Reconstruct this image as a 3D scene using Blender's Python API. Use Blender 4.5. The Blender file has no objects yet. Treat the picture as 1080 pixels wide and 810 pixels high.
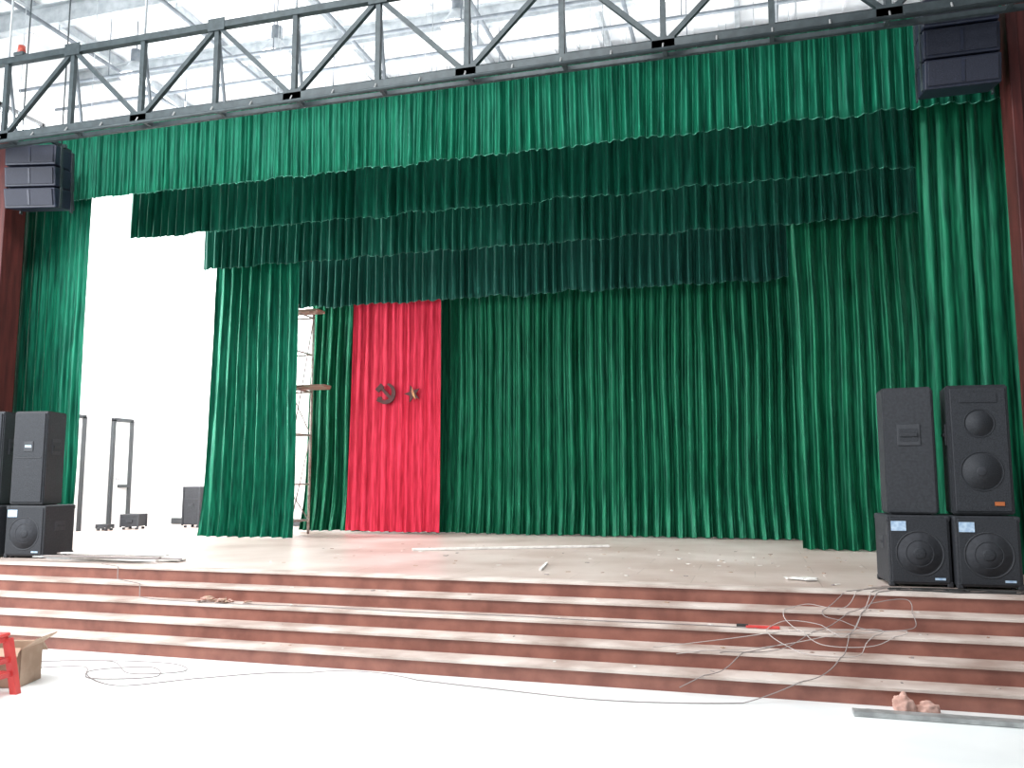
import bpy, bmesh, math, random
from mathutils import Vector, Matrix, noise
random.seed(7)
scene = bpy.context.scene
scene.view_settings.view_transform = 'Standard'
scene.view_settings.exposure = 0.0

# ------------------------------------------------------------ materials
def new_mat(name):
    m = bpy.data.materials.new(name); m.use_nodes = True
    return m, m.node_tree.nodes, m.node_tree.links, m.node_tree.nodes['Principled BSDF']

def mat(name, col, col2=None, rough=0.5, metal=0.0, scale=4.0, stretch=(1,1,1), detail=4, bump=0.0,
        sheen=0.0, spec=0.5, emis=None, lo=0.35, hi=0.65, tint=None):
    m, N, L, p = new_mat(name)
    p.inputs['Roughness'].default_value = rough
    p.inputs['Metallic'].default_value = metal
    p.inputs['Specular IOR Level'].default_value = spec
    if tint: p.inputs['Specular Tint'].default_value = (*tint, 1)
    if sheen:
        p.inputs['Sheen Weight'].default_value = sheen
        p.inputs['Sheen Roughness'].default_value = 0.35
        mx_ = max(col); p.inputs['Sheen Tint'].default_value = (*(min(1, c/mx_*.9+.05) for c in col), 1)
    c2 = col2 if col2 else tuple(c*0.85 for c in col)
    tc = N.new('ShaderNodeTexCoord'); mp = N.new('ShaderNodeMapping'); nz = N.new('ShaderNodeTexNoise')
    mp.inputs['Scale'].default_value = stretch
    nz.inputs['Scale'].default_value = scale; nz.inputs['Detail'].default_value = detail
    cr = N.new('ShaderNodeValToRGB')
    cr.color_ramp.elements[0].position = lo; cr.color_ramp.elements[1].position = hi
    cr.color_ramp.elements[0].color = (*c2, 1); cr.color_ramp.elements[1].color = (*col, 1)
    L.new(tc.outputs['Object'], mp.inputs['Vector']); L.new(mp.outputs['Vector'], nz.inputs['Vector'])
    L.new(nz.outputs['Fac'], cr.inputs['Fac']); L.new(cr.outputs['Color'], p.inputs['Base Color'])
    if bump:
        b = N.new('ShaderNodeBump'); b.inputs['Strength'].default_value = bump; b.inputs['Distance'].default_value = 0.02
        L.new(nz.outputs['Fac'], b.inputs['Height']); L.new(b.outputs['Normal'], p.inputs['Normal'])
    if emis:
        p.inputs['Emission Color'].default_value = (*emis[:3], 1); p.inputs['Emission Strength'].default_value = emis[3]
    return m

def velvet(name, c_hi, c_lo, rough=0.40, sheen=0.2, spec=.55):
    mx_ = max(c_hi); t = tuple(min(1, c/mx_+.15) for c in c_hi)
    return mat(name, c_hi, c_lo, rough=rough, scale=2.6, stretch=(9, 9, 0.8), detail=8, bump=0.35, sheen=sheen, lo=.34, hi=.68, spec=spec, tint=t)  # pile streaks, contrast raised to put vertical sheen into the colour

M = {}
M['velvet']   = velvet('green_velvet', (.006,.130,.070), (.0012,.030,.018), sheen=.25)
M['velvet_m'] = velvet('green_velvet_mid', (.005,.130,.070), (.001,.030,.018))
M['velvet_d'] = velvet('green_velvet_deep', (.004,.082,.048), (.0008,.020,.013))  # same green darkened: shade on the second valance painted into the colour
M['velvet_e'] = velvet('green_velvet_deeper', (.004,.062,.038), (.0008,.016,.011))  # third valance, one step further into painted shade
M['velvet_dd']= velvet('green_velvet_darkest', (.004,.042,.028), (.0008,.012,.009), sheen=.12)  # rearmost valance, strongest step of shade put into the colour
M['velvet_b'] = velvet('green_velvet_backdrop', (.007,.115,.054), (.0014,.025,.014))
M['red']      = velvet('red_velvet', (.72,.045,.090), (.45,.020,.040), rough=.55, sheen=.15, spec=.35)
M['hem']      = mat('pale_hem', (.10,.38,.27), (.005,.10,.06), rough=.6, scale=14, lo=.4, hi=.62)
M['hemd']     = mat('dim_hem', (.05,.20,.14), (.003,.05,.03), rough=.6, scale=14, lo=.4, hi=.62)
M['white']    = mat('white_plaster', (.90,.91,.92), (.85,.86,.87), rough=.8, scale=1.5)
M['ceil']     = mat('white_ceiling_sheet', (.86,.88,.9), (.78,.8,.82), rough=.8, scale=2)
M['brownwall']= mat('brown_wood_panel', (.085,.018,.016), (.045,.010,.010), rough=.5, scale=3, stretch=(6,6,.6), spec=.3)
M['riser']    = mat('red_brown_marble', (.30,.120,.088), (.19,.070,.052), rough=.4, scale=5, detail=8)
M['tread']    = mat('dusty_step_tread', (.66,.58,.53), (.36,.27,.23), rough=.5, scale=2.2, detail=8, lo=.3, hi=.62)
M['hall']     = mat('white_glossy_tile', (.90,.94,.935), (.76,.80,.80), rough=.22, scale=.8, lo=.25, hi=.55)
M['steel']    = mat('dark_painted_steel', (.040,.056,.062), (.024,.035,.04), rough=.55, metal=.1, scale=12)
M['lsteel']   = mat('light_grey_steel', (.42,.45,.47), (.30,.33,.35), rough=.5, metal=.2, scale=8)
M['msteel']   = mat('mid_grey_steel', (.16,.18,.20), (.10,.12,.14), rough=.5, metal=.2, scale=8)
M['scaf']     = mat('galvanised_tube', (.55,.53,.5), (.35,.28,.25), rough=.45, metal=.5, scale=14)
M['plank']    = mat('rough_plank', (.42,.27,.2), (.22,.13,.1), rough=.8, scale=6, stretch=(.5,8,8))
M['cab']      = mat('black_speaker_paint', (.026,.029,.036), (.016,.018,.023), rough=.6, scale=40, bump=.15)
M['grille']   = mat('speaker_grille', (.030,.034,.042), (.013,.015,.020), rough=.7, scale=120, bump=.25)
M['ring']     = mat('driver_rubber', (.040,.044,.052), (.028,.030,.036), rough=.6, scale=20)
M['cone']     = mat('driver_cone', (.034,.037,.045), (.022,.024,.030), rough=.8, scale=20)
M['blue']     = mat('dark_blue_cabinet', (.013,.018,.040), (.008,.011,.024), rough=.5, scale=30)
M['bluegrille'] = mat('dark_blue_grille', (.014,.018,.036), (.006,.008,.018), rough=.65, scale=100, bump=.2)
M['label']    = mat('pale_label', (.55,.7,.85), (.3,.45,.65), rough=.5, scale=30)
M['orange']   = mat('orange_badge', (.45,.13,.04), rough=.5)
M['alu']      = mat('dull_aluminium', (.48,.49,.49), (.30,.31,.31), rough=.45, metal=.5, scale=10)
M['paper']    = mat('white_offcut', (.85,.84,.8), (.65,.63,.6), rough=.8, scale=10)
M['card']     = mat('cardboard', (.50,.36,.27), (.40,.27,.19), rough=.85, scale=6)
M['tape']     = mat('packing_tape', (.6,.5,.38), rough=.4)
M['plastic']  = mat('red_plastic', (.70,.08,.07), (.55,.05,.05), rough=.35, scale=5)
M['bcable']   = mat('black_cable', (.03,.03,.03), rough=.6)
M['wcable']   = mat('white_cable', (.50,.45,.43), rough=.6)
M['gcable']   = mat('grey_cable', (.30,.26,.25), rough=.6)
M['cloth']    = mat('pink_cloth', (.65,.42,.36), (.45,.25,.2), rough=.9, scale=12)
M['emb']      = mat('dark_maroon_applique', (.09,.012,.012), (.05,.008,.008), rough=.6, scale=20)
M['gold']     = mat('gold_applique', (.60,.30,.10), (.4,.08,.04), rough=.5, scale=9)
M['frame']    = mat('dark_door_frame', (.05,.055,.06), rough=.5)
M['glass']    = mat('bright_window_glass', (.9,.95,1), rough=.3, emis=(.93,.97,1,9))  # glowing pane of the added, unseen windows
M['lampglow'] = mat('lamp_diffuser', (1,1,1), rough=.4, emis=(1,1,1,4))
M['redlamp']  = mat('red_beacon', (.35,.05,.03), rough=.3)

def stage_floor_mat():
    m, N, L, p = new_mat('dusty_stage_boards')
    tc = N.new('ShaderNodeTexCoord'); br = N.new('ShaderNodeTexBrick'); nz = N.new('ShaderNodeTexNoise')
    br.inputs['Scale'].default_value = 1.0; br.inputs['Brick Width'].default_value = 1.2; br.inputs['Row Height'].default_value = .6
    br.inputs['Mortar Size'].default_value = .006
    br.inputs['Color1'].default_value = (.52,.41,.36,1); br.inputs['Color2'].default_value = (.46,.355,.31,1)
    br.inputs['Mortar'].default_value = (.34,.26,.22,1)
    nz.inputs['Scale'].default_value = .9; nz.inputs['Detail'].default_value = 8
    mx = N.new('ShaderNodeMix'); mx.data_type = 'RGBA'
    cr = N.new('ShaderNodeValToRGB'); cr.color_ramp.elements[0].position=.38; cr.color_ramp.elements[1].position=.72
    L.new(tc.outputs['Object'], br.inputs['Vector']); L.new(tc.outputs['Object'], nz.inputs['Vector'])
    L.new(nz.outputs['Fac'], cr.inputs['Fac']); L.new(cr.outputs['Color'], mx.inputs[0])
    L.new(br.outputs['Color'], mx.inputs[6]); mx.inputs[7].default_value = (.68,.59,.54,1)
    L.new(mx.outputs[2], p.inputs['Base Color']); p.inputs['Roughness'].default_value = .36
    return m
M['stage'] = stage_floor_mat()

# ------------------------------------------------------------ mesh builder
class B:
    def __init__(s): s.bm = bmesh.new(); s.mats = []
    def mi(s, m):
        m = M[m]
        if m not in s.mats: s.mats.append(m)
        return s.mats.index(m)
    def _mark(s, faces, m, smooth=False):
        i = s.mi(m)
        for f in faces: f.material_index = i; f.smooth = smooth
    def box(s, c, size, m, rot=None, bevel=0):
        mt = Matrix.Translation(c) @ (rot if rot else Matrix.Identity(4)) @ Matrix.Diagonal((*size, 1))
        r = bmesh.ops.create_cube(s.bm, size=1, matrix=mt); vs = r['verts']
        if bevel:
            es = list({e for v in vs for e in v.link_edges})
            r2 = bmesh.ops.bevel(s.bm, geom=es, offset=bevel, segments=2, affect='EDGES', profile=.5)
            vs = list({v for f in r2['faces'] for v in f.verts} | {v for v in vs if v.is_valid})
        s._mark({f for v in vs for f in v.link_faces}, m)
        return vs
    def hexa(s, pts, m):
        v = [s.bm.verts.new(p) for p in pts]
        fs = [s.bm.faces.new([v[i] for i in q]) for q in ((3,2,1,0),(4,5,6,7),(0,1,5,4),(1,2,6,5),(2,3,7,6),(3,0,4,7))]
        s._mark(fs, m)
    def tube(s, p0, p1, r, m, seg=10, r2=None):
        p0, p1 = Vector(p0), Vector(p1); d = p1-p0
        q = d.to_track_quat('Z','Y').to_matrix().to_4x4()
        mt = Matrix.Translation((p0+p1)/2) @ q
        r_ = bmesh.ops.create_cone(s.bm, cap_ends=True, segments=seg, radius1=r, radius2=r if r2 is None else r2, depth=d.length, matrix=mt)
        s._mark({f for v in r_['verts'] for f in v.link_faces}, m, seg > 6)
    def beam(s, p0, p1, w, h, m):
        p0, p1 = Vector(p0), Vector(p1); d = p1-p0
        q = d.to_track_quat('Z','Y').to_matrix().to_4x4()
        s.box((p0+p1)/2, (w, h, d.length), m, rot=q)
    def ring(s, c, R, r, m, axis='Y', seg=32, ts=8):
        c = Vector(c); vs=[]
        for i in range(seg):
            a = 2*math.pi*i/seg; row=[]
            for j in range(ts):
                b = 2*math.pi*j/ts; rr = R+r*math.cos(b); h = r*math.sin(b)
                if axis=='Y': p=(rr*math.cos(a), h, rr*math.sin(a))
                elif axis=='X': p=(h, rr*math.cos(a), rr*math.sin(a))
                else: p=(rr*math.cos(a), rr*math.sin(a), h)
                row.append(s.bm.verts.new(c+Vector(p)))
            vs.append(row)
        fs=[]
        for i in range(seg):
            for j in range(ts):
                fs.append(s.bm.faces.new((vs[i][j], vs[(i+1)%seg][j], vs[(i+1)%seg][(j+1)%ts], vs[i][(j+1)%ts])))
        s._mark(fs, m, True)
    def prism(s, poly, y0, y1, m):
        a = [s.bm.verts.new((x,y0,z)) for x,z in poly]; b = [s.bm.verts.new((x,y1,z)) for x,z in poly]
        fs = [s.bm.faces.new(a), s.bm.faces.new(b[::-1])]
        n = len(poly)
        for i in range(n): fs.append(s.bm.faces.new((a[i], b[i], b[(i+1)%n], a[(i+1)%n])))
        s._mark(fs, m)
    def done(s, name, loc=(0,0,0), rz=0, parent=None):
        bmesh.ops.recalc_face_normals(s.bm, faces=s.bm.faces[:])
        me = bpy.data.meshes.new(name); s.bm.to_mesh(me); s.bm.free()
        for m in s.mats: me.materials.append(m)
        o = bpy.data.objects.new(name, me); scene.collection.objects.link(o)
        o.location = loc; o.rotation_euler = (0,0,rz)
        if parent: o.parent = parent
        return o

def empty(name, loc=(0,0,0)):
    e = bpy.data.objects.new(name, None); e.location = loc; scene.collection.objects.link(e); return e

# ------------------------------------------------------------ dimensions
H = 0.70; YS = 8.12; RY = [7.03, 7.30, 7.57, 7.85, 8.12]
XL, XR = -14.5, 6.0
b = B(); b.box(((XL+XR)/2, 0.5, -.05), (XR-XL, 15.94, .1), 'hall'); b.done('floor')
b = B(); b.box(((XL+XR)/2, (YS+17)/2+.01, H-.06), (XR-XL, 17-YS, .12), 'stage'); 
b.box(((XL+XR)/2, (8.5+17)/2, (H-.12)/2), (XR-XL, 8.4, H-.12), 'riser'); b.done('stage_floor')
b = B()
for i, y in enumerate(RY):
    z = .14*(i+1)
    b.box(((XL+XR)/2, (y+8.6)/2, z-.08), (XR-XL, 8.6-y, .119), 'riser')
    if i < 4:
        b.box(((XL+XR)/2, y+.15-.012, z-.012), (XR-XL, .31, .024), 'tread', bevel=.003)
    else:
        b.box(((XL+XR)/2, y+.10-.012, z-.010), (XR-XL, .22, .022), 'tread', bevel=.003)
b.done('stage_steps')

def stepz(y):
    z = 0
    for i, yy in enumerate(RY):
        if y >= yy-.012: z = .14*(i+1)
    return z
def rampz(y):
    if y < RY[0]-.22: return 0
    if y < RY[0]-.012: return .14*(y-(RY[0]-.22))/.208
    if y >= RY[4]-.012: return .70
    for i in range(4):
        if y < RY[i+1]-.012:
            t=(y-(RY[i]-.012))/(RY[i+1]-RY[i]); return .14*(i+1)+.14*t**1.8
    return .70

# ------------------------------------------------------------ room shell
b = B(); b.box((-12.6, 13.1, 5.25), (.2, 7.8, 9.1), 'white'); b.done('wall_left')
b = B(); b.box((4.6, 13.1, 5.25), (.2, 7.8, 9.1), 'white'); b.done('wall_right')
b = B(); b.box((-4, 16.1, 5.25), (17.2, .2, 9.1), 'white')
b.done('wall_back')
b = B(); b.box((-4, 15.985, .77), (16.9, .03, .13), 'frame'); b.done('baseboard_back')
b = B(); b.box((-12.35, 9.35, 3.65), (4.2, .3, 5.9), 'brownwall')
b.box((-10.24, 9.35, 3.65), (.1, .36, 5.9), 'brownwall', bevel=.01); b.done('wall_proscenium_left')
b = B(); b.box((4.36, 9.35, 3.65), (3.3, .3, 5.9), 'brownwall')
b.box((2.70, 9.35, 3.65), (.1, .36, 5.9), 'brownwall', bevel=.01); b.done('wall_proscenium_right')
b = B(); b.box((-4, 12.1, 9.87), (17.4, 9.0, .14), 'ceil')
for k in range(40):
    b.box((-12.4+k*.43, 12.1, 9.79), (.05, 9.0, .03), 'ceil')
b.done('ceiling')

b = B()
for y in (10.6, 12.6, 14.6):
    b.box((-4, y, 9.6), (17, .16, .02), 'lsteel'); b.box((-4, y, 9.25), (17, .16, .02), 'lsteel'); b.box((-4, y, 9.42), (17, .02, .34), 'lsteel')
for x in (-11.5,-9.2,-6.9,-4.6,-2.3,0,2.3):
    b.beam((x, 7.9, 9.68), (x, 16, 9.68), .08, .16, 'lsteel')
    b.tube((x+.6, 8.0, 9.1), (x+.6, 16, 9.1), .035, 'msteel')
    for y in (10.6, 12.6, 14.6): b.tube((x+.6, y, 9.1), (x+.6, y, 9.25), .012, 'lsteel', 6)
for y in (11.2, 12.0, 13.2): b.tube((-12.3, y, 8.55), (4.3, y, 8.55), .03, 'msteel')
for x in (-10.4,-7.2,-4,-.8,2.4):
    for y in (11.2,12.0,13.2): b.tube((x,y,8.55),(x,y,9.75),.01,'msteel',6)
b.done('roof_steelwork')
def bay_lamp(loc):
    b = B()
    b.tube((0,0,.55),(0,0,1.1),.012,'msteel',8)
    b.tube((0,0,.32),(0,0,.55),.09,'msteel',16)
    b.tube((0,0,.05),(0,0,.32),.27,'lsteel',24,r2=.09)
    b.tube((0,0,.03),(0,0,.055),.25,'lampglow',24)
    b.done('high_bay_lamp', loc)
for x in (-10.2,-7.4,-4.2,-1.2,1.6):
    bay_lamp((x, 11.6, 8.65))

def door(name, y0, y1, xw, z0, z1, transom=None):
    b = B(); t=.07
    b.box((xw,y0,(z0+z1)/2),(.06,t,z1-z0),'frame'); b.box((xw,y1,(z0+z1)/2),(.06,t*1.5,z1-z0),'frame')
    b.box((xw,(y0+y1)/2,z1),(.06,y1-y0+t,t),'frame')
    b.box((xw-.005,(y0+y1)/2,(z0+z1)/2),(.03,y1-y0,z1-z0),'white')
    if transom: b.box((xw+.02,(y0+y1)/2+.1,transom),(.05,(y1-y0)*.7,.06),'frame')
    b.tube((xw+.02,y0+.12,z0+1.0),(xw+.09,y0+.12,z0+1.0),.02,'alu')
    b.done(name)
door('door_1', 14.10, 14.60, -12.465, H, 2.9, 1.55)
door('door_2', 12.45, 13.30, -12.465, H, 2.9)
def added_window(name, y, z, w, h, x=-12.45, facing=1):  # unseen window, added to light the leg curtains and rear wall
    b = B(); t=.07
    b.box((x-.02,y,z),(.02,w,h),'glass')
    for dy in (-w/2,0,w/2): b.box((x+.02*facing,y+dy,z),(.08,t,h+t),'frame')
    for dz in (-h/2,.1*h,h/2): b.box((x+.02*facing,y,z+dz),(.08,w,t),'frame')
    b.done(name)
added_window('window_1', 10.9, 3.2, 1.9, 2.4)
added_window('window_2', 10.9, 7.2, 1.9, 2.0)

# ------------------------------------------------------------ curtains
def pleats(x, seed, wl):
    n = noise.noise(Vector((x*.22/wl, seed*7.3, 0)))
    n2 = noise.noise(Vector((x*.8/wl, seed*3.1, 5)))
    ph = 2*math.pi*x/wl + 3.4*n
    return ph, .72+.75*n2

def curtain_mesh(name, x0, x1, y, z0, z1, wl, amp, m, seed, hem=None, hemh=.03, top=.55, rows=22, sag=.0, flare=0.0, wob=.02, dx=.0125, parent=None, sx0=0, sx1=0):
    nx = max(8, int((x1-x0)/dx)); bm = bmesh.new(); grid=[]
    for j in range(rows+1):
        t = j/rows
        row=[]
        for i in range(nx+1):
            u = i/nx; x = x0+(x1-x0)*u
            ph, am = pleats(x, seed, wl)
            ph += 1.3*noise.noise(Vector((x*1.3, t*2.0*(z1-z0)/4, seed)))
            a = amp*(1-(1-top)*t**1.5)*am*(1+.45*noise.noise(Vector((x*5,t*(z1-z0)*1.1,seed+3))))
            s_ = math.sin(ph)
            prof = (1-2*abs(math.sin(ph/2))**.8)
            dy = a*(-.55*prof + .5*s_ + .28*math.sin(2*ph+1.1) + .12*math.sin(3*ph+seed))
            big = .05*noise.noise(Vector((x*.8, seed+9, t*.6)))*min(1,(z1-z0)/3)
            fl = flare*max(0,1-t*5)**2
            dy = dy*(1+1.2*fl) + big - fl*.12*(1+.5*math.sin(ph))
            zb = z0 + wob*noise.noise(Vector((x*2.2, seed, 1))) + .3*wob*math.sin(ph) - sag*math.sin(math.pi*((x-x0)/1.9 % 1))
            z = zb+(z1-zb)*t
            xs = x + (sx0*(1-u)**6 + sx1*u**6)*(1-t)**1.6 + .014*math.cos(ph)*(1-t)
            row.append(bm.verts.new((xs, y+dy, z)))
        grid.append(row)
    if hem:
        row=[]
        for v in grid[0]:
            row.append(bm.verts.new((v.co.x, v.co.y-.006, v.co.z-hemh)))
        for i in range(nx):
            f = bm.faces.new((row[i],row[i+1],grid[0][i+1],grid[0][i])); f.material_index=1; f.smooth=True
    for j in range(rows):
        for i in range(nx):
            f = bm.faces.new((grid[j][i],grid[j][i+1],grid[j+1][i+1],grid[j+1][i])); f.smooth=True
    me = bpy.data.meshes.new(name); bm.to_mesh(me); bm.free()
    me.materials.append(M[m])
    if hem: me.materials.append(M[hem])
    o = bpy.data.objects.new(name, me); scene.collection.objects.link(o)
    if parent: o.parent = parent
    return o

def hung(name, x0, x1, y, z0, z1, **k):
    e = empty(name, (0,0,0))
    curtain_mesh('cloth', x0,x1,y,z0,z1, parent=e, **k)
    b = B(); b.tube((x0-.1,y,z1),(x1+.1,y,z1),.028,'steel')
    n = max(2,int((x1-x0)/2.2)+1)
    for i in range(n):
        xx = x0+.15+(x1-x0-.3)*i/(n-1)
        b.tube((xx,y,z1),(xx,y,9.8),.006,'lsteel',6)
    b.done('batten', parent=e)
    return e

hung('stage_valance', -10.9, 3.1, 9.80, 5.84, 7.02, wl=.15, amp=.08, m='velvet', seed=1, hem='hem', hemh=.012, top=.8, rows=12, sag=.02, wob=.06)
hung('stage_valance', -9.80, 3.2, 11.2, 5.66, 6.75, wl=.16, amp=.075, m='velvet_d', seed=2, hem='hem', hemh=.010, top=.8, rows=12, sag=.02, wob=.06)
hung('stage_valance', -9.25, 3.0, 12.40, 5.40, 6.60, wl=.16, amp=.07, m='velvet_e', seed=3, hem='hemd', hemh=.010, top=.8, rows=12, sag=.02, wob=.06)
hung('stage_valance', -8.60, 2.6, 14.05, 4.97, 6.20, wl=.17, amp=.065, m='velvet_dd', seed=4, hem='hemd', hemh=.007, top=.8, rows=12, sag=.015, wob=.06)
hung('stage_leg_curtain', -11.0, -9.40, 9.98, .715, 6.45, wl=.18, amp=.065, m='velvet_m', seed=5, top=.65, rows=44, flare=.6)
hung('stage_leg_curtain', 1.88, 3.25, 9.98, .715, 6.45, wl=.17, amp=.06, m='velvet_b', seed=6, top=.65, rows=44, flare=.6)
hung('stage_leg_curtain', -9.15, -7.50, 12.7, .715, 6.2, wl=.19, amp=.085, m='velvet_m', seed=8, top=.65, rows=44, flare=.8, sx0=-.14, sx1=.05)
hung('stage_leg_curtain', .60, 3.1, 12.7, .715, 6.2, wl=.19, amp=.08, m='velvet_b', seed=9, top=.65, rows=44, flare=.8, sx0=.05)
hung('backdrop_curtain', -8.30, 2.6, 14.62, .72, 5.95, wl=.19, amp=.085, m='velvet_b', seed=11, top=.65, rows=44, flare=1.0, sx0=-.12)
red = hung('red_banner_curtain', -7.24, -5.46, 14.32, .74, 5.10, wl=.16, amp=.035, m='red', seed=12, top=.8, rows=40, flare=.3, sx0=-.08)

b = B()
def arc(cx, cz, R0, R1, a0, a1, n=20, off=(.0,.0)):
    outer=[(cx+R0*math.cos(math.radians(a0+(a1-a0)*i/n)), cz+R0*math.sin(math.radians(a0+(a1-a0)*i/n))) for i in range(n+1)]
    inner=[(cx+off[0]+R1*math.cos(math.radians(a0+(a1-a0)*i/n)), cz+off[1]+R1*math.sin(math.radians(a0+(a1-a0)*i/n))) for i in range(n,-1,-1)]
    return outer+inner
ex, ez, ey = -6.52, 3.28, 14.23
b.prism(arc(ex, ez, .20, .145, -150, 75, off=(-.02,.02)), ey, ey+.02, 'emb')
b.prism([(ex-.19,ez-.13),(ex-.14,ez-.16),(ex-.06,ez-.09),(ex-.10,ez-.05)], ey-.003, ey+.02, 'emb')
b.prism([(ex-.12,ez+.10),(ex-.08,ez+.14),(ex+.17,ez-.12),(ex+.13,ez-.16)], ey-.006, ey+.02, 'emb')
b.prism([(ex-.21,ez+.08),(ex-.10,ez+.19),(ex-.03,ez+.13),(ex-.14,ez+.02)], ey-.008, ey+.02, 'emb')
b.done('hammer_and_sickle', parent=red)
b = B()
sx, sz = -5.98, 3.26
star=[]
for i in range(10):
    R = .17 if i%2==0 else .065; a = math.pi/2+i*math.pi/5+.3
    star.append((sx+R*math.cos(a), sz+R*math.sin(a)))
b.prism(star, ey, ey+.02, 'emb')
b.prism([(sx-.02,sz+.03),(sx-.01,sz+.13),(sx+.03,sz+.03),(sx+.07,sz-.11),(sx+.01,sz-.04)], ey-.006, ey+.01, 'gold')
b.done('star', parent=red)

# ------------------------------------------------------------ lighting truss
b = B(); TY=8.5; zb, zt = 6.26, 7.34
nodes = [-7.36+2.2*k for k in range(-3,6)]
x0,x1 = nodes[0]-.3, 3.7
b.box(((x0+x1)/2,TY,zb),(x1-x0,.10,.085),'steel'); b.box(((x0+x1)/2,TY,zt),(x1-x0,.085,.085),'steel')
b.box(((x0+x1)/2,TY+.22,zb+.0),(x1-x0,.05,.05),'steel')
b.tube((x0,TY-.10,zb-.09),(x1,TY-.10,zb-.09),.022,'steel')
for k,x in enumerate(nodes):
    b.beam((x,TY,zb),(x,TY,zt),.06,.06,'steel')
    xm = x+1.1
    if xm < x1:
        b.beam((xm,TY,zb),(xm,TY,zt),.06,.06,'steel')
        b.beam((x,TY,zb),(xm,TY,zt),.055,.055,'steel')
        b.beam((xm,TY,zb),(xm,TY+.22,zb),.045,.045,'steel')
        b.beam((xm,TY+.22,zb),(xm,TY,zt),.03,.03,'msteel')
        b.box((xm,TY-.045,zt),(.24,.01,.16),'steel')
    if k<len(nodes)-1:
        b.beam((xm,TY,zt),(x+2.2,TY,zb),.055,.055,'steel')
    b.beam((x,TY,zb),(x,TY+.22,zb),.045,.045,'steel')
    b.beam((x,TY+.22,zb),(x,TY,zt),.03,.03,'msteel')
    b.box((x,TY-.045,zb),(.24,.01,.16),'steel')
    for dx_ in (0,.55,1.1,1.65): 
        if x+dx_<x1: b.tube((x+dx_,TY-.10,zb-.09),(x+dx_,TY-.05,zb),.010,'alu',6)
    b.tube((x,TY,zt),(x,TY,9.8),.015,'lsteel',8)
b.done('lighting_truss')
b = B(); b.box((0,0,0),(.16,.12,.05),'steel',bevel=.01); b.tube((0,0,.02),(0,0,.13),.055,'redlamp',16,r2=.045); b.done('warning_beacon',(-9.35,8.5,7.408))

# ------------------------------------------------------------ loudspeakers
def top_speaker(name, loc, rz, w=.54, h=1.2, d=.58, badge=False, plain=False):
    b = B(); tw=w*.38
    b.hexa([(-w/2,-d/2,0),(w/2,-d/2,0),(tw,d/2,0),(-tw,d/2,0),(-w/2,-d/2,h),(w/2,-d/2,h),(tw,d/2,h),(-tw,d/2,h)],'cab')
    es=[e for e in b.bm.edges]; bmesh.ops.bevel(b.bm, geom=es, offset=.014, segments=2, affect='EDGES')
    b.box((0,-d/2-.006,h/2),(w-.06,.02,h-.06),'grille',bevel=.006)
    yf=-d/2-.018
    if plain:
        b.box((0,yf,h*.62),(.13,.012,.13),'ring',bevel=.004); b.box((0,yf-.006,h*.62),(.09,.010,.03),'label')
        b.box((0,yf,h*.5),(w-.10,.008,.012),'cab')
    else:
        b.ring((0,yf,h*.33),.18,.004,'grille'); b.tube((0,yf+.006,h*.33),(0,yf-.002,h*.33),.165,'grille',28)
        b.tube((0,yf,h*.33),(0,yf-.006,h*.33),.05,'cone',20,r2=.035)
        b.ring((0,yf,h*.70),.13,.004,'grille'); b.tube((0,yf+.006,h*.70),(0,yf-.002,h*.70),.115,'grille',28)
        b.box((0,yf,h*.90),(w*.6,.01,.09),'grille',bevel=.003)
    if badge: b.box((0.13,yf-.004,.10),(.08,.008,.035),'orange')
    for sgn in (-1,1):
        ang = math.atan2((w/2-tw), d)*sgn
        R = Matrix.Rotation(ang,4,'Z')
        xm = sgn*(w/2+tw)/2
        b.box((xm+sgn*.004,0,h*.62),(.012,.20,.20),'ring',rot=R,bevel=.004)
        b.box((xm+sgn*.009,0,h*.62),(.010,.16,.12),'grille',rot=R)
        b.box((xm+sgn*.018,0,h*.62),(.016,.15,.03),'cab',rot=R,bevel=.004)
    b.box((0,0,-.004),(w*.6,d*.8,.012),'cab')
    return b.done(name, loc, rz)

def sub_speaker(name, loc, rz, w=.545, h=.66, d=.58):
    b = B()
    b.box((0,0,h/2+.012),(w,d,h-.024),'cab',bevel=.016)
    yf=-d/2-.008
    b.box((0,-d/2-.002,h/2+.01),(w-.05,.02,h-.07),'grille',bevel=.006)
    b.ring((0,yf-.004,h*.47),.205,.005,'ring'); b.ring((0,yf-.004,h*.47),.12,.004,'grille')
    b.tube((0,yf+.006,h*.47),(0,yf-.005,h*.47),.19,'cone',32)
    b.tube((0,yf,h*.47),(0,yf-.012,h*.47),.07,'grille',24,r2=.04)
    b.box((-w*.32,yf-.006,h*.85),(.13,.008,.09),'label')
    b.box((w*.30,yf-.006,h*.12),(.09,.008,.02),'label')
    for sx_ in (-1,1):
        for sy_ in (-1,1):
            b.tube((sx_*w*.38,sy_*d*.38,0),(sx_*w*.38,sy_*d*.38,.015),.025,'ring',12)
            for zz in (.03,h-.03):
                b.box((sx_*(w/2-.022),sy_*(d/2-.022),zz),(.052,.052,.052),'cab',bevel=.01)
    for sgn in (-1,1):
        b.box((sgn*(w/2+.002),0,h*.6),(.01,.2,.12),'ring',bevel=.003); b.box((sgn*(w/2+.008),0,h*.6),(.012,.15,.025),'cab')
    return b.done(name, loc, rz)

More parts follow.
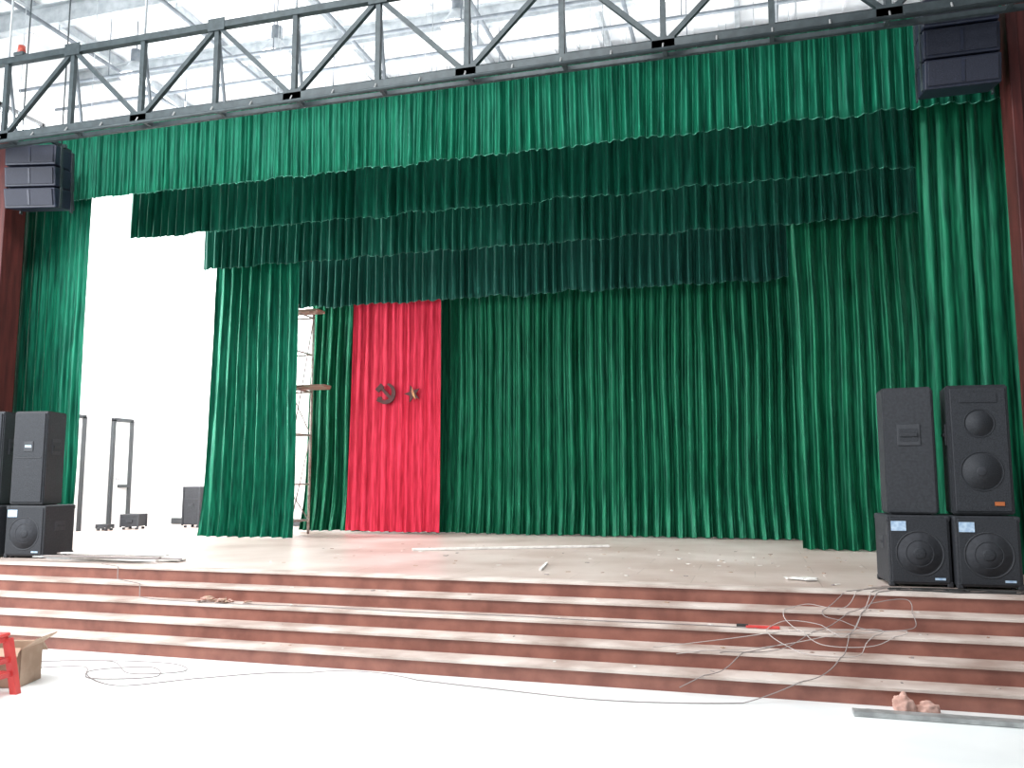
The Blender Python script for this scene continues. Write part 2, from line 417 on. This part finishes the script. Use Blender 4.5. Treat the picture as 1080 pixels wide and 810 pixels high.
sub_speaker('subwoofer', (1.465, 8.93, H), math.radians(3))
sub_speaker('subwoofer', (2.03, 8.88, H), math.radians(3))
top_speaker('loudspeaker', (1.45, 8.93, H+.672), math.radians(90), w=.50, d=.43)
top_speaker('loudspeaker', (2.03, 8.88, H+.672), math.radians(3), w=.53, d=.46, badge=True)
sub_speaker('subwoofer', (-8.95, 8.92, H), math.radians(8))
sub_speaker('subwoofer', (-9.56, 8.80, H), math.radians(8))
top_speaker('loudspeaker', (-9.00, 8.90, H+.672), math.radians(8), w=.48, d=.44, plain=True)
top_speaker('loudspeaker', (-9.58, 8.78, H+.672), math.radians(8), w=.48, d=.44, plain=True)

def line_array(name, loc, rz, n=3, w=.74, h=.29):
    b = B()
    for i in range(n):
        d=.46; R=Matrix.Rotation(math.radians(4+i*4),4,'X')
        cz=-h/2-i*(h+.012)
        b.box((0,.02*i,cz),(w,d,h),'blue',rot=R,bevel=.014)
        b.box((0,.02*i-d/2-.004,cz-.014*(1+i)),(w-.06,.018,h-.05),'bluegrille',rot=R,bevel=.004)
        b.box((0,.02*i-d/2-.016,cz-.014*(1+i)),(.03,.008,h-.07),'blue',rot=R)
        for sx_ in (-1,1):
            b.box((sx_*(w/2+.006),.02*i-.1,cz),(.014,.05,h+.02),'steel')
            b.box((sx_*(w/2+.006),.02*i+.16,cz),(.014,.05,h+.02),'steel')
    b.box((-w*.4,0,.05),(.04,.44,.05),'steel'); b.box((w*.4,0,.05),(.04,.44,.05),'steel'); b.box((0,0,.05),(w,.05,.05),'steel')
    for sx_ in (-1,1): b.tube((sx_*w*.4,0,.05),(sx_*w*.4,0,3.3),.010,'steel',8)
    return b.done(name, loc, rz)
line_array('line_array_speaker', (2.16, 9.08, 6.56), 0, w=.70)
line_array('line_array_speaker', (-9.58, 9.14, 6.34), math.radians(12), h=.275)

# ------------------------------------------------------------ scaffold, boxes backstage
b = B(); sx0, sx1, sy0, sy1 = -9.0, -7.84, 13.25, 13.85
for x in (sx0,sx1):
    for y in (sy0,sy1): b.tube((x,y,H),(x,y,4.85),.024,'scaf')
for z in (H+.25,1.6,2.5,3.3,4.0,4.7):
    for y in (sy0,sy1): b.tube((sx0,y,z),(sx1,y,z),.016,'scaf',8)
    for x in (sx0,sx1): b.tube((x,sy0,z),(x,sy1,z),.016,'scaf',8)
for za,zc in ((H+.25,2.5),(2.5,4.7)):
    b.tube((sx0,sy0,za),(sx1,sy0,zc),.012,'scaf',8); b.tube((sx0,sy1,zc),(sx1,sy1,za),.012,'scaf',8)
    b.tube((sx1,sy0,za),(sx1,sy1,zc),.012,'scaf',8); b.tube((sx0,sy0,za),(sx0,sy1,zc),.012,'scaf',8)
for x in (sx1-.18,):
    b.tube((x,sy0,H+.25),(x,sy0,4.7),.014,'scaf',8)
    for k in range(10): b.tube((x,sy0,1.2+k*.35),(sx1,sy0,1.2+k*.35),.010,'scaf',8)
b.box((-8.15,13.4,3.35),(1.75,.28,.045),'plank'); b.box((-8.2,13.7,3.36),(1.5,.26,.045),'plank')
b.box((-8.25,13.5,4.75),(1.5,.30,.045),'plank'); b.box((-8.35,13.75,4.80),(1.2,.2,.045),'plank')
b.done('scaffold_tower')
def flight_case(name, loc, sz, rz=0):
    b=B(); w,d,h=sz
    b.box((0,0,h/2+.03),(w,d,h-.06),'cab',bevel=.012)
    for sx_ in(-1,1):
        for sy_ in(-1,1):
            b.box((sx_*w/2,sy_*d/2,h/2+.02),(.03,.03,h-.04),'ring'); b.tube((sx_*w*.38,sy_*d*.38,0),(sx_*w*.38,sy_*d*.38,.04),.03,'ring',12)
    b.box((0,-d/2-.004,h*.7),(w,.01,.02),'ring'); b.box((0,-d/2-.012,h*.55),(.12,.02,.05),'ring')
    return b.done(name, loc, rz)
flight_case('equipment_case', (-11.18,15.1,H), (.36,.36,.84), .1)
flight_case('equipment_case', (-11.95,14.2,H), (.34,.4,.30), .3)
flight_case('equipment_case', (-12.15,13.65,H), (.22,.2,.12), .1)

# ------------------------------------------------------------ debris on stage
b = B(); random.seed(3)
for i in range(11):
    x=-7.6+random.uniform(-.3,.25); y=8.62+random.uniform(-.22,.25); a=random.uniform(-.10,.14); L=random.uniform(1.2,1.8)
    b.box((x,y,H+.014+.014*(i%5)),(L,.06,.016),random.choice(['alu','gcable','gcable','paper']),rot=Matrix.Rotation(a,4,'Z'))
b.done('metal_slat_pile')
b = B(); b.beam((-4.59,11.0,H+.02),(-2.05,12.35,H+.02),.07,.03,'paper'); b.done('timber_batten')
b = B(); b.beam((-2.25,9.0,H+.015),(-2.35,9.7,H+.015),.03,.02,'paper'); b.done('timber_batten')
b = B(); random.seed(5)
def scrap(x,y,z,s,m):
    R=Matrix.Rotation(random.uniform(0,3.1),4,'Z')
    h=s*random.uniform(.05,.15); b.box((x,y,z+h/2+.001),(s,s*random.uniform(.3,.8),h),m,rot=R)
for i in range(110):
    scrap(random.uniform(-6.0,1.2) if i%3 else random.uniform(-2,1.2), random.uniform(8.5,12.2), H, random.uniform(.02,.055), random.choice(['paper','tread','gcable','card','plank','paper']))
for i in range(12): scrap(.42+random.uniform(-.15,.15), 8.93+random.uniform(-.1,.1), H+.01, random.uniform(.06,.14), 'paper')
b.done('stage_floor_litter')
b = B()
for i in range(50):
    x=-5.35+random.gauss(0,.13); y=random.uniform(7.64,7.78); scrap(x,y,.42+random.uniform(0,.04),random.uniform(.03,.09),random.choice(['cloth','card','plank']))
b.done('rubbish_heap')
b = B()
for i in range(50):
    y=random.choice([7.2,7.47,7.74,8.0]); x=random.uniform(-4.8,2.2); scrap(x,y,stepz(y),random.uniform(.015,.045),random.choice(['paper','card','gcable','plank']))
b.done('step_litter')

# ------------------------------------------------------------ cables
def cable(name, pts, r, m, res=14, ramp=False):
    P=[Vector((p[0],p[1],0)) for p in pts]; out=[]
    for i in range(len(P)-1):
        p0=P[max(i-1,0)];p1=P[i];p2=P[i+1];p3=P[min(i+2,len(P)-1)]
        for k in range(res):
            t=k/res
            q=.5*((2*p1)+(p2-p0)*t+(2*p0-5*p1+4*p2-p3)*t*t+(3*p1-p0-3*p2+p3)*t**3)
            out.append(q)
    out.append(P[-1])
    pts3=[]
    for q in out:
        if ramp:
            pts3.append((q.x,q.y,rampz(q.y)+r+.002)); continue
        z=stepz(q.y+r)+r
        if pts3 and abs(pts3[-1][2]-z)>.1:
            lo=min(pts3[-1][1],q.y)
            pts3.append((q.x,lo-.005,pts3[-1][2])) if z<pts3[-1][2] else pts3.append((q.x,lo-.005,z))
        pts3.append((q.x,q.y,z))
    cu=bpy.data.curves.new(name,'CURVE'); cu.dimensions='3D'; cu.bevel_depth=r; cu.bevel_resolution=2
    sp=cu.splines.new('POLY'); sp.points.add(len(pts3)-1)
    for i,p in enumerate(pts3): sp.points[i].co=(*p,1)
    cu.materials.append(M[m]); o=bpy.data.objects.new(name,cu); scene.collection.objects.link(o); return o
cable('floor_cable', [(-6.4,6.2),(-5.9,6.45),(-5.5,6.1),(-5.0,6.3),(-5.3,6.6),(-5.7,6.3),(-5.1,5.95),(-4.6,6.35),(-4.0,6.75),(-3.2,6.85),(-2.2,6.72),(-1.2,6.6),(-.4,6.72),(.2,6.95),(.6,7.25),(.75,7.6),(.9,7.9),(1.1,8.2),(1.35,8.45)], .004,'gcable',ramp=True)
cable('floor_cable', [(-6.3,6.6),(-5.8,6.7),(-5.3,6.35),(-4.9,6.55),(-5.2,6.78),(-5.9,6.72),(-6.5,6.5)], .004,'gcable')
cable('extension_cable', [(-7.4,8.3),(-6.8,8.0),(-6.2,7.72),(-5.6,7.66),(-5.2,7.64),(-4.2,7.70),(-3.2,7.66),(-2.2,7.70),(-1.4,7.66),(-.6,7.68),(.0,7.66)], .005,'gcable',ramp=False)
random.seed(21)
for k,(m,cx,cy,R) in enumerate([('wcable',.65,7.72,.30),('gcable',1.0,7.85,.26),('wcable',.45,7.5,.26)]):
    pts=[(1.2+.1*k,8.60-.04*k),(1.0+.06*k,8.4)]
    a0=random.uniform(0,6)
    for i in range(7+k):
        a=a0+i*.85; rr=R*random.uniform(.7,1.25); pts.append((cx+.04*i-.15+rr*math.cos(a)*1.35, cy+rr*math.sin(a)*.8))
    pts+= [(cx-.8, 7.35+.05*k),(cx-1.3,7.25+.03*k)]
    cable('tangled_cable', pts, .0034, m, res=14, ramp=True)
cable('tangled_cable', [(.2,7.45),(-.1,7.3),(-.3,7.1),(-.6,6.9)], .004,'gcable',ramp=True)
for k in range(3):
    pts=[(1.5+.25*k+random.uniform(-.1,.1)+.35*math.cos(a*.9+k), 8.40+.10*math.sin(a*.9+k)+random.uniform(-.03,.03)) for a in range(12)]
    cable('speaker_cable', pts, .007, 'bcable')

b = B(); b.box((.05,7.68,.432),(.28,.05,.022),'plastic',bevel=.006); b.box((-.12,7.68,.436),(.10,.03,.03),'bcable',bevel=.005); b.done('power_strip')
b = B(); b.box((1.75,6.72,.02),(2.2,.10,.035),'alu',bevel=.004); b.box((1.7,6.79,.015),(1.9,.03,.03),'alu'); b.done('metal_channel')
def lump(name, loc, rs, m, seed):
    bm=bmesh.new(); bmesh.ops.create_icosphere(bm,subdivisions=4,radius=1)
    for v in bm.verts:
        n=noise.noise(v.co*1.8+Vector((seed,0,0)))*.35+noise.noise(v.co*5+Vector((0,seed,0)))*.14
        v.co*=1+n; v.co=Vector((v.co.x*rs[0],v.co.y*rs[1],max(v.co.z,-.55)*rs[2]))
    for f in bm.faces:f.smooth=True
    me=bpy.data.meshes.new(name); bm.to_mesh(me); bm.free(); me.materials.append(M[m])
    o=bpy.data.objects.new(name,me); o.location=loc; scene.collection.objects.link(o); return o
lump('crumpled_cloth',(1.02,6.90,.045),(.075,.06,.08),'cloth',1)
lump('crumpled_cloth',(1.18,6.91,.03),(.075,.05,.05),'cloth',4)

b = B(); w,d,h=.40,.34,.31; t=.008
b.box((0,0,t/2),(w,d,t),'card')
for s_ in(-1,1):
    b.box((s_*(w/2-t/2),0,h/2),(t,d,h),'card'); b.box((0,s_*(d/2-t/2),h/2),(w,t,h),'card')
    b.box((s_*(w/2+.055),0,h+.035),(.15,d,t),'card',rot=Matrix.Rotation(-s_*.6,4,'Y'))
    b.box((0,s_*(d/2+.05),h-.04),(w,.13,t),'card',rot=Matrix.Rotation(-s_*.8,4,'X'))
b.box((0,-d/2-.002,h*.4),(.05,.003,h*.8),'tape')
b.done('cardboard_box',(-6.06,5.78,0),math.radians(18))

b = B(); s0,s1,hh=.20,.145,.47
b.box((0,0,hh),(.32,.32,.03),'plastic',bevel=.012)
b.box((0,0,hh-.035),(.30,.30,.05),'plastic',bevel=.01)
for sx_ in(-1,1):
    for sy_ in(-1,1):
        p0=Vector((sx_*s0,sy_*s0,0)); p1=Vector((sx_*s1,sy_*s1,hh-.03)); r=.028
        b.hexa([p0+Vector((-r,-r,0)),p0+Vector((r,-r,0)),p0+Vector((r,r,0)),p0+Vector((-r,r,0)),p1+Vector((-r,-r,0)),p1+Vector((r,-r,0)),p1+Vector((r,r,0)),p1+Vector((-r,r,0))],'plastic')
for z,s_ in ((.16,.181),(.27,.168)):
    for q in(-1,1):
        b.box((0,q*s_,z),(2*s_,.02,.035),'plastic'); b.box((q*s_,0,z),(.02,2*s_,.035),'plastic')
b.done('plastic_stool',(-5.86,5.30,0),math.radians(8))

# ------------------------------------------------------------ lights
w = bpy.data.worlds.new('hall_daylight'); scene.world = w; w.use_nodes = True
w.node_tree.nodes['Background'].inputs['Color'].default_value = (.93,.97,1,1)
w.node_tree.nodes['Background'].inputs['Strength'].default_value = .36
def area(name, loc, target, sx_, sy_, e, col=(1,1,1)):
    l=bpy.data.lights.new(name,'AREA'); l.shape='RECTANGLE'; l.size=sx_; l.size_y=sy_; l.energy=e; l.color=col
    o=bpy.data.objects.new(name,l); o.location=loc; o.rotation_euler=(Vector(target)-Vector(loc)).to_track_quat('-Z','Y').to_euler(); scene.collection.objects.link(o)
area('hall_window_light', (-13.5,2.5,5), (-4,9.5,3.2), 5, 4, 1300, (.95,.98,1))
area('hall_ceiling_light', (-5,3.2,9), (-5,5.6,0), 9, 3, 1450, (.98,.99,1))  # added fill: bleaches the hall floor, front valance shadows the rear ones
area('backstage_window_light', (-12.2,11.2,4.0), (-9.5,15.5,3.5), 1.6, 3.5, 850)  # added fill beside the unseen windows, for the legs and rear wall
area('backstage_ceiling_light', (-10.0,14.0,9.0), (-11,14.5,2.0), 2, 2, 650)  # added fill without a fixture, brightens the white backstage wall
area('roof_bounce_light', (-4,12,7.4), (-4,12.2,9.8), 12, 3, 600)

# ------------------------------------------------------------ camera
c=bpy.data.cameras.new('camera'); c.sensor_width=36; c.lens=880/1080*36
co=bpy.data.objects.new('camera',c); co.location=(0,0,1.7); co.rotation_euler=(math.radians(90+6.48),0,math.radians(15.95))
scene.collection.objects.link(co); scene.camera=co
